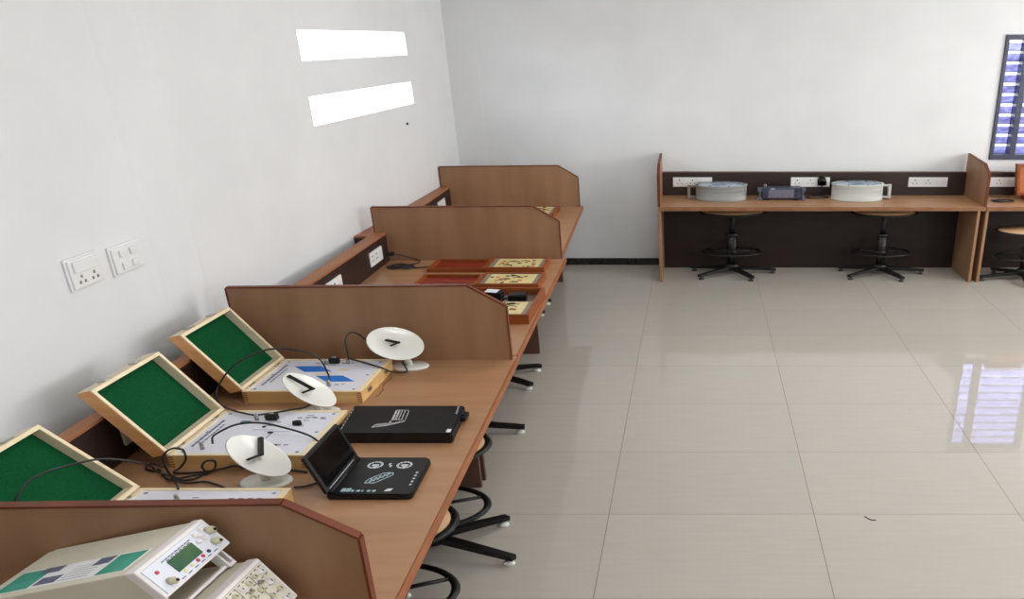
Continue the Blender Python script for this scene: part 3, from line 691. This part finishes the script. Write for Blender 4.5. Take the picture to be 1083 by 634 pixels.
for ya, yb in ((0.030, 0.078), (FD - 0.070, FD - 0.014)):
    lab = MB(fx); lab.box((-FW + 0.022, ya, 0.0007), (-0.100, yb, 0.0012)); lab.build('green_band', 'green_paper', pl, 'green band')
m = MB(fx)
for xx_ in (-FW + 0.012, -0.012):
    m.box((xx_ - 0.010, 0.018, -FH - 0.05), (xx_ - 0.005, 0.036, -FH)); m.box((xx_ + 0.005, 0.018, -FH - 0.05), (xx_ + 0.010, 0.036, -FH)); m.box((xx_ - 0.010, 0.018, -FH - 0.057), (xx_ + 0.010, 0.036, -FH - 0.05))
m.box((-FW + 0.01, 0.024, -FH - 0.056), (-0.01, 0.030, -FH - 0.050)); m.build('tilt_stand', 'bezel', t)
m = MB(fx); m.box((-FW + 0.004, FD, -FH + 0.004), (-0.004, FD + 0.010, -0.002), 0.002); m.build('rear_bezel', 'offwhite', t)

OW, OH, OD = 0.30, 0.128, 0.30
t = thing('oscilloscope', 'cream oscilloscope with many knobs underneath the function generator', 'test instrument', (-1.190, 1.530, 1.032))
ox = oriented(None, R(86), R(-21))
m = MB(ox); m.box((-OW, 0.014, -OH), (0, OD, 0), 0.004); m.build('case', 'offwhite', t)
m = MB(ox); m.box((-OW - 0.003, -0.004, -OH - 0.003), (0.003, 0.016, 0.003), 0.004); m.build('front_bezel', 'bezel', t)
m = MB(ox); m.box((-OW + 0.006, -0.006, -OH + 0.006), (-0.006, -0.003, -0.006)); m.mi = 1; opm = m
m = MB(ox); m.box((-OW + 0.015, -0.0085, -OH + 0.02), (-OW + 0.14, -0.005, -0.016), 0.002); m.build('display', 'lcd', t)
m = opm
for i in range(10):
    for j in range(5): m.box((-0.150 + i * 0.0145, -0.0066, -0.012 - j * 0.0245), (-0.143 + i * 0.0145, -0.0058, -0.0095 - j * 0.0245))
for i in range(3): m.box((-0.150 + i * 0.048, -0.0066, -OH + 0.012), (-0.1485 + i * 0.048, -0.0058, -0.012))
m.build('face_plate', ['offwhite', 'ink'], t)
for i, (kx, kz, r) in enumerate(((-0.022, -0.022, 0.007), (-0.045, -0.020, 0.006), (-0.068, -0.022, 0.007), (-0.092, -0.020, 0.006), (-0.115, -0.022, 0.007), (-0.138, -0.022, 0.006), (-0.026, -0.054, 0.009), (-0.058, -0.052, 0.0075), (-0.088, -0.054, 0.009), (-0.122, -0.054, 0.009), (-0.022, -0.082, 0.006), (-0.048, -0.080, 0.006), (-0.074, -0.082, 0.006), (-0.100, -0.080, 0.006), (-0.13, -0.082, 0.007), (-0.03, -0.108, 0.0075), (-0.07, -0.108, 0.0075), (-0.11, -0.108, 0.0075))):
    m = MB(ox); knob(m, kx, kz, r, 0.011); kb = m.build('knob', 'knob' if i % 3 else 'bezel', t)
    m = MB(ox); m.box((kx - 0.001, -0.0125, kz), (kx + 0.001, -0.0108, kz + r * 0.8)); m.build('pointer', 'ink', kb)
for kx in (-0.045, -0.08, -0.118):
    m = MB(ox); m.box((kx - 0.006, -0.012, -0.042), (kx + 0.006, -0.005, -0.036), 0.001); m.build('push_button', 'metal', t)
m = MB(ox)
m.box((-OW - 0.010, 0.05, -OH * 0.6), (-OW - 0.003, 0.075, -OH * 0.4)); m.tube([(-0.02, 0.03, -OH), (-0.02, 0.075, -OH - 0.155), (-OW + 0.02, 0.075, -OH - 0.155), (-OW + 0.02, 0.03, -OH)], 0.007, 8)
m.build('carrying_handle', 'bezel', t)
for xx_ in (-0.03, -OW + 0.03):
    m = MB(ox); m.box((xx_ - 0.012, OD - 0.04, -OH - 0.012), (xx_ + 0.012, OD - 0.015, -OH), 0.003); m.build('foot', 'black', t)

# ------------------------------------------------------------------ things on the back desk
ZT = T + 0.008
def drum(label, x, y, wall, side, h):
    t = thing('drum', label, 'drum', (x, y, ZT), 'round drums on the back desk')
    r = 0.145
    m = MB(stretch); m.lathe([(0, 0), (r, 0), (r + 0.003, 0.006), (r, 0.012), (r, h - 0.018), (r + 0.004, h - 0.012), (r + 0.004, h), (r - 0.012, h), (r - 0.014, h - 0.010), (0, h - 0.010)], 48); m.build('body', wall, t)
    m = MB(stretch); m.lathe([(r - 0.016, h - 0.008), (r - 0.03, h + 0.004), (r * 0.55, h + 0.006), (0, h + 0.004)], 40); m.build('top_cover', 'drumblue', t, 'shiny blue grey cover')
    for a in range(8):
        m = MB(stretch); q = 2 * math.pi * a / 8 + 0.3; m.lathe([(0, 0), (0.006, 0), (0.006, 0.006), (0, 0.007)], 8, Matrix.Translation((math.cos(q) * (r - 0.006), math.sin(q) * (r - 0.006), h))); m.build('screw', 'navy', t)
    m = MB(stretch); s_ = side; x0 = s_ * (r + 0.038)
    m.box((min(x0 - 0.008, x0 + 0.008), -0.02, 0.010), (max(x0 - 0.008, x0 + 0.008), 0.02, h - 0.012), 0.003)
    for zz_ in (0.016, h - 0.030): m.box((min(s_ * (r - 0.002), x0), -0.02, zz_), (max(s_ * (r - 0.002), x0), 0.02, zz_ + 0.014), 0.002)
    m.build('handle', wall if side > 0 else 'greyrim', t)
    return t
drum('grey round drum with its handle on the side of the desk end', 0.24, 7.175, 'drumgrey', -1, 0.155)
drum('pale grey round drum with a white side handle', 1.64, 7.175, 'drumpale', 1, 0.165)

t = thing('bench_meter', 'dark navy bench meter with grey screen between the two drums', 'meter', (0.855, 7.13, ZT))
m = MB(); m.box((-0.20, -0.03, 0.016), (0.20, 0.09, 0.128), 0.008); m.build('case', 'navy', t)
m = MB(); m.box((-0.135, -0.034, 0.028), (0.125, -0.028, 0.112), 0.003); m.build('screen', 'meterface', t, 'grey screen')
for sx in (-1, 1):
    m = MB(); xa = sx * 0.2; m.box((min(xa, xa + sx * 0.045), -0.04, 0.0), (max(xa, xa + sx * 0.045), 0.0, 0.038), 0.005); m.box((min(xa, xa + sx * 0.045), -0.04, 0.092), (max(xa, xa + sx * 0.045), 0.0, 0.132), 0.005); m.box((min(xa + sx * 0.012, xa + sx * 0.03), -0.03, 0.03), (max(xa + sx * 0.012, xa + sx * 0.03), -0.01, 0.1)); m.build('corner_guard', 'guard', t, 'slate grey corner guard')
    m = MB(); m.box((sx * 0.16 - 0.016, -0.034, 0.03), (sx * 0.16 + 0.016, -0.027, 0.118), 0.002); m.build('key_strip', 'navy', t)
    m = MB(); m.box((sx * 0.15 - 0.03, 0.0, 0.0), (sx * 0.15 + 0.03, 0.07, 0.018), 0.003); m.build('foot', 'black', t)
m = MB(); m.lathe([(0, 0), (0.017, 0), (0.014, 0.03), (0, 0.032)], 14, Matrix.Translation((-0.165, 0.02, 0.126))); m.build('knob', 'greyrim', t)
m = MB(); m.box((-0.115, -0.032, 0.116), (-0.07, -0.028, 0.122)); m.build('badge', 'white_ink', t)

t = thing('wooden_box', 'wooden box with open orange lined lid at the photo edge', 'box', (3.50, 7.08, ZT))
m = MB(); m.box((-0.16, -0.13, 0), (0.2, 0.10, 0.05), 0.004); m.build('base_box', 'redwood', t)
m = MB(lambda v: Vector((v.x - 0.19 + (v.z - 0.05) * -0.12, v.y + 0.10 + (v.z - 0.05) * 0.02, v.z)))
m.box((-0.03, -0.03, 0.045), (0.0, 0.03, 0.36), 0.002); m.box((0.0, -0.03, 0.33), (0.38, 0.03, 0.36), 0.002); m.box((0.0, 0.012, 0.05), (0.38, 0.03, 0.33)); m.box((0.0, -0.03, 0.045), (0.38, 0.03, 0.06)); ld = m.build('lid', 'redwood', t)
m = MB(lambda v: Vector((v.x - 0.19 + (v.z - 0.05) * -0.12, v.y + 0.10 + (v.z - 0.05) * 0.02, v.z))); m.box((0.002, 0.006, 0.062), (0.378, 0.012, 0.328)); m.build('lid_lining', 'orange_in', ld, 'orange lining')

# ------------------------------------------------------------------ stools
def make_stool():
    t = thing('lab_stool', '', 'stool', (0, 0, 0), 'black steel lab stools')
    zs = 0.60
    m = MB(stretch); m.lathe([(0, zs - 0.02), (0.168, zs - 0.02), (0.176, zs - 0.010), (0.172, zs), (0, zs + 0.002)], 40); m.build('seat', 'seat', t, 'blond wooden seat')
    m = MB(stretch); m.tube([(0.183 * math.cos(2 * math.pi * k / 40), 0.183 * math.sin(2 * math.pi * k / 40), zs - 0.012) for k in range(40)], 0.0105, 8, True)
    for k in range(2): m.box((-0.165, -0.012, zs - 0.034), (0.165, 0.012, zs - 0.021), 0, Matrix.Rotation(math.pi / 2 * k, 4, 'Z'))
    m.build('seat_ring', 'steel', t, 'black tube ring around the seat')
    m = MB(stretch); m.tube([(0, 0, 0.10), (0, 0, 0.38)], 0.026, 16); m.tube([(0, 0, 0.38), (0, 0, zs - 0.022)], 0.016, 14); m.lathe([(0.026, 0.36), (0.034, 0.365), (0.034, 0.39), (0.017, 0.392)], 16); m.build('pole', 'steel', t)
    m = MB(stretch); m.lathe([(0, 0.05), (0.042, 0.05), (0.042, 0.11), (0.03, 0.12), (0, 0.12)], 18); m.build('hub', 'steel', t)
    m = MB(stretch); zr = 0.25
    m.tube([(0.163 * math.cos(2 * math.pi * k / 40), 0.163 * math.sin(2 * math.pi * k / 40), zr) for k in range(40)], 0.0105, 8, True)
    for k in range(3):
        a = R(30 + 120 * k); m.tube([(0.026 * math.cos(a), 0.026 * math.sin(a), zr), (0.163 * math.cos(a), 0.163 * math.sin(a), zr)], 0.008, 8)
    m.lathe([(0.026, zr - 0.015), (0.032, zr - 0.015), (0.032, zr + 0.015), (0.026, zr + 0.015)], 16); m.build('foot_ring', 'steel', t)
    return t
def stool_legs(t, rot, gl='glide'):
    for k in range(5):
        a = R(rot + 72 * k); mt = Matrix.Rotation(a, 4, 'Z')
        m = MB(stretch)
        v = [(0.03, -0.016, 0.058), (0.03, 0.016, 0.058), (0.03, 0.016, 0.094), (0.03, -0.016, 0.094), (0.262, -0.012, 0.030), (0.262, 0.012, 0.030), (0.262, 0.012, 0.056), (0.262, -0.012, 0.056)]
        m.add([mt @ Vector(q) for q in v], [(0, 1, 2, 3), (7, 6, 5, 4), (0, 4, 5, 1), (1, 5, 6, 2), (2, 6, 7, 3), (3, 7, 4, 0)]); lg = m.build('leg', 'steel', t)
        m = MB(stretch); m.lathe([(0, 0), (0.015, 0), (0.017, 0.006), (0.014, 0.016), (0.006, 0.018), (0.006, 0.032), (0, 0.032)], 14, mt @ Matrix.Translation((0.245, 0, 0))); m.build('glide', gl, lg, 'white glide' if gl == 'glide' else None)
LS = [(-1.275, 2.245, 0, 95, 'stool tucked under the desk with the dishes, closest to the camera'),
      (-1.30, 2.80, 0, 47, 'stool at the desk with the dishes, two dark legs reaching out on floor'),
      (-1.57, 3.885, 0, 0, 'stool under the desk with orange boxes, single leg showing beyond the top'),
      (-1.565, 4.62, 0, 36, 'stool under the desk with orange boxes, near the far side panel'),
      (-1.77, 6.03, 0, 36, 'stool under the last desk of the left row, only foot tips showing'),
      (0.355, 7.075, 0.085, 8, 'stool under the back desk beneath the grey drum'),
      (1.915, 7.06, 0.085, 5, 'stool under the back desk beneath the pale drum'),
      (3.36, 6.905, -0.07, -98, 'stool with blond seat pulled out at the photo edge')]
st0 = make_stool()
first = True
for (x, y, dz, rot, lb) in LS:
    t = st0 if first else copy_tree(st0)
    if first: protos = list(st0.children)
    first = False
    t.location = (x, y, 0); t['label'] = lb
    if dz:                                # seat raised or lowered on its spindle: the pole and ring keep their height
        for ch in t.children:
            n_ = ch.name.split('.')[0]
            if n_ in ('seat', 'seat_ring'): ch.location.z = dz
            if n_ == 'pole': ch.scale.z = (0.58 + dz) / 0.58
for o in [o for o in C.objects if o.name.split('.')[0] == 'lab_stool']:
    k = min(range(len(LS)), key=lambda i: (o.location.x - LS[i][0]) ** 2 + (o.location.y - LS[i][1]) ** 2)
    stool_legs(o, LS[k][3], 'foot_black' if LS[k][0] > 0 else 'glide')

# ------------------------------------------------------------------ cables
def cable(name, label, cat, pts, r=0.0039, ends=(), group='black signal cables', sub=6):
    m = MB(); m.tube(pts, r, 8, sub=sub); o = m.build(name, 'cable'); tag(o, label, cat, group)
    return o
C1 = [(-1.894, 2.377, 0.865), (-1.905, 2.4, 0.88), (-1.869, 2.4, 0.905), (-1.823, 2.42, 0.921), (-1.772, 2.44, 0.92), (-1.723, 2.46, 0.904), (-1.648, 2.46, 0.883), (-1.59, 2.46, 0.862), (-1.535, 2.44, 0.85), (-1.495, 2.42, 0.82), (-1.45, 2.34, 0.786), (-1.42, 2.249, 0.786), (-1.454, 2.211, 0.786), (-1.498, 2.202, 0.786)]
C2 = [(-1.708, 2.925, 0.862), (-1.698, 2.91, 0.885), (-1.698, 2.9, 0.924), (-1.713, 2.9, 0.972), (-1.74, 2.88, 1.016), (-1.812, 2.86, 1.047), (-1.876, 2.84, 1.059), (-1.928, 2.82, 1.053), (-2.039, 2.81, 1.001), (-2.119, 2.8, 0.917), (-2.133, 2.77, 0.865), (-2.061, 2.7, 0.848), (-1.898, 2.627, 0.85), (-1.824, 2.637, 0.85), (-1.755, 2.666, 0.85), (-1.702, 2.71, 0.843), (-1.712, 2.775, 0.845)]
C3 = [(-1.723, 3.145, 0.86), (-1.713, 3.13, 0.913), (-1.724, 3.15, 0.954), (-1.72, 3.17, 0.983), (-1.706, 3.2, 0.985), (-1.684, 3.22, 0.962), (-1.655, 3.23, 0.925), (-1.611, 3.24, 0.90), (-1.56, 3.25, 0.90)]
C4 = [(-1.744, 3.194, 0.846), (-1.643, 3.145, 0.846), (-1.576, 3.108, 0.846), (-1.533, 3.086, 0.845), (-1.502, 3.091, 0.825), (-1.492, 3.14, 0.795), (-1.464, 3.159, 0.786), (-1.455, 3.172, 0.786), (-1.465, 3.188, 0.798), (-1.50, 3.23, 0.81)]
C5 = [(-1.827, 2.085, 0.862), (-1.846, 2.105, 0.862), (-1.869, 2.13, 0.85), (-1.979, 2.247, 0.8), (-2.026, 2.289, 0.8), (-1.997, 2.25, 0.86), (-1.996, 2.26, 0.888), (-1.982, 2.27, 0.902), (-1.958, 2.27, 0.911), (-1.938, 2.27, 0.908), (-1.917, 2.26, 0.906), (-1.91, 2.25, 0.876), (-1.99, 2.309, 0.8), (-2.005, 2.291, 0.79), (-1.951, 2.294, 0.786), (-1.879, 2.306, 0.786), (-1.836, 2.316, 0.79), (-1.786, 2.320, 0.8), (-1.74, 2.318, 0.79), (-1.60, 2.315, 0.786), (-1.50, 2.30, 0.786)]
C5b = [(-1.991, 2.254, 0.786), (-1.954, 2.248, 0.786), (-1.92, 2.248, 0.786), (-1.895, 2.266, 0.786), (-1.881, 2.283, 0.8), (-1.874, 2.27, 0.83), (-1.868, 2.28, 0.843), (-1.845, 2.28, 0.851), (-1.827, 2.28, 0.847), (-1.829, 2.28, 0.829), (-1.852, 2.295, 0.8), (-1.88, 2.288, 0.786), (-1.913, 2.282, 0.786), (-1.944, 2.26, 0.79), (-1.987, 2.245, 0.79), (-2.035, 2.273, 0.79), (-2.076, 2.31, 0.79), (-2.091, 2.305, 0.786), (-2.125, 2.316, 0.786), (-2.136, 2.324, 0.79), (-2.12, 2.334, 0.8), (-2.062, 2.314, 0.8)]
C5c = [(-1.95, 2.222, 0.80), (-1.918, 2.227, 0.788), (-1.883, 2.234, 0.786), (-1.843, 2.236, 0.786), (-1.76, 2.200, 0.788), (-1.70, 2.16, 0.786), (-1.60, 2.15, 0.786)]
C6 = [(-2.13, 1.80, 0.94), (-2.13, 1.83, 0.985), (-2.125, 1.85, 1.012), (-2.12, 1.89, 1.032), (-2.105, 1.94, 1.032), (-2.098, 2.04, 0.999), (-2.075, 2.1, 0.975), (-2.043, 2.15, 0.937), (-2.012, 2.2, 0.886), (-2.03, 2.25, 0.82), (-1.99, 2.262, 0.792), (-1.95, 2.25, 0.788)]
cable('signal_cable', 'black cable arching over the panel of the kit with black knob', 'cable', C1)
cable('signal_cable', 'black cable in a tall loop above the kit with blue blocks', 'cable', C2)
cable('signal_cable', 'thin black cable looping up behind the dish by the divider', 'cable', C3, 0.0035)
cable('signal_cable', 'black cable running across the kit corner to the furthest dish', 'cable', C4, 0.004)
cable('signal_cable', 'black cable with a plug on the nearest kit, looped beside the lid', 'cable', C5)
cable('signal_cable', 'tangled black cable with a small upright loop between two kits', 'cable', C5b)
cable('signal_cable', 'black cable lying on the desk along the nearest kit edge', 'cable', C5c)
cable('signal_cable', 'black cable draped over the nearest green lined lid', 'cable', C6)
for pts, lb in ((((-1.558, 3.195, 0.782), (-1.51, 3.115, 0.782), (-1.513, 3.045, 0.782), (-1.505, 3.0, 0.782), (-1.494, 2.976, 0.782), (-1.497, 2.911, 0.782)), 'thin dark wire on the desk beside the kit with blue blocks'),):
    cable('thin_wire', lb, 'wire', pts, 0.0012)
# in-line black barrel adapters on the cables
for (x, y, z, lb) in ((-1.792, 2.60, 0.852, 'black barrel connector on the panel of the black knob kit'), (-1.795, 3.15, 0.852, 'black barrel connector on the panel of the blue block kit')):
    t = thing('barrel_connector', lb, 'connector', (x, y, 0.842))
    m = MB(stretch); m.box((-0.014, -0.012, 0), (0.014, 0.012, 0.026), 0.005); m.build('body', 'black', t)
    m = MB(stretch); m.lathe([(0, 0.026), (0.006, 0.026), (0.006, 0.034), (0, 0.034)], 10); m.build('collar', 'metal', t)
# mains cord on the second desk, plugged into the rail
t = thing('mains_cable', 'black mains cord coiled on the desk with the orange boxes', 'cord', (-2.255, 4.93, 0.87))
m = MB(); m.box((-0.02, -0.018, -0.012), (0.035, 0.018, 0.012), 0.004); m.build('plug', 'black', t)
m = MB(lambda v: v - Vector((-2.255, 4.93, 0.87)))
pts = [(-2.22, 4.93, 0.87), (-2.17, 5.0, 0.83), (-2.10, 5.05, 0.787), (-2.07, 4.98, 0.787), (-2.16, 4.90, 0.787), (-2.24, 4.87, 0.787)]
for k in range(26):
    a = k * 0.75; r_ = 0.075 + 0.018 * math.sin(k * 1.7); pts.append((-2.16 + r_ * 1.1 * math.cos(a + 3.4), 4.88 + r_ * 0.62 * math.sin(a + 3.4), 0.787 + 0.002 * (k % 4)))
pts += [(-2.05, 4.86, 0.787), (-1.97, 4.88, 0.787), (-1.945, 4.90, 0.79)]
m.tube(pts, 0.004, 8, sub=5); m.build('cord', 'cable', t)
t = thing('mains_cable', 'black plug and cord behind the navy bench meter', 'cord', (1.30, 7.345, 0.93))
m = MB(); m.box((-0.045, -0.035, -0.03), (0.045, 0.0, 0.02), 0.008); m.lathe([(0, 0), (0.05, 0), (0.045, 0.035), (0, 0.035)], 18, Matrix.Translation((0, 0.0, 0.012)) @ Matrix.Rotation(R(90), 4, 'X')); m.build('plug', 'black', t)
m = MB(lambda v: v - Vector((1.30, 7.345, 0.93)))
m.tube([(1.30, 7.32, 0.90), (1.28, 7.31, 0.83), (1.22, 7.30, 0.795), (1.13, 7.27, 0.794), (1.15, 7.18, 0.794), (1.28, 7.19, 0.794), (1.36, 7.24, 0.794), (1.30, 7.28, 0.797), (1.18, 7.25, 0.797), (1.11, 7.2, 0.797)], 0.006, 8, sub=6); m.build('cord', 'cable', t)
cable('mains_cable', 'thin black cord running along the desk under the window', 'cord', [(3.05, 7.27, 0.793), (3.12, 7.25, 0.793), (3.20, 7.24, 0.793), (3.24, 7.22, 0.793)], 0.004, group=None)
m = MB(); pts = []
for k in range(22):
    a = k * 0.8; r_ = 0.075 + 0.02 * math.sin(k * 1.9); pts.append((3.10 + r_ * 1.3 * math.cos(a), 7.05 + r_ * 0.7 * math.sin(a), 0.7935 + 0.002 * (k % 5)))
m.tube(pts, 0.005, 8, sub=5); tag(m.build('mains_cable', 'cable'), 'bunched black cord on the desk beside the wooden box', 'cord')

# ------------------------------------------------------------------ a tiny dark scrap on the tiles
m = MB(); m.tube([(0.872, 3.052, 0.0015), (0.888, 3.034, 0.0015), (0.90, 3.024, 0.0015), (0.925, 3.022, 0.0015)], 0.0025, 6, sub=3)
tag(m.build('scrap', 'black'), 'tiny dark scrap lying on the pale floor tiles', 'scrap')
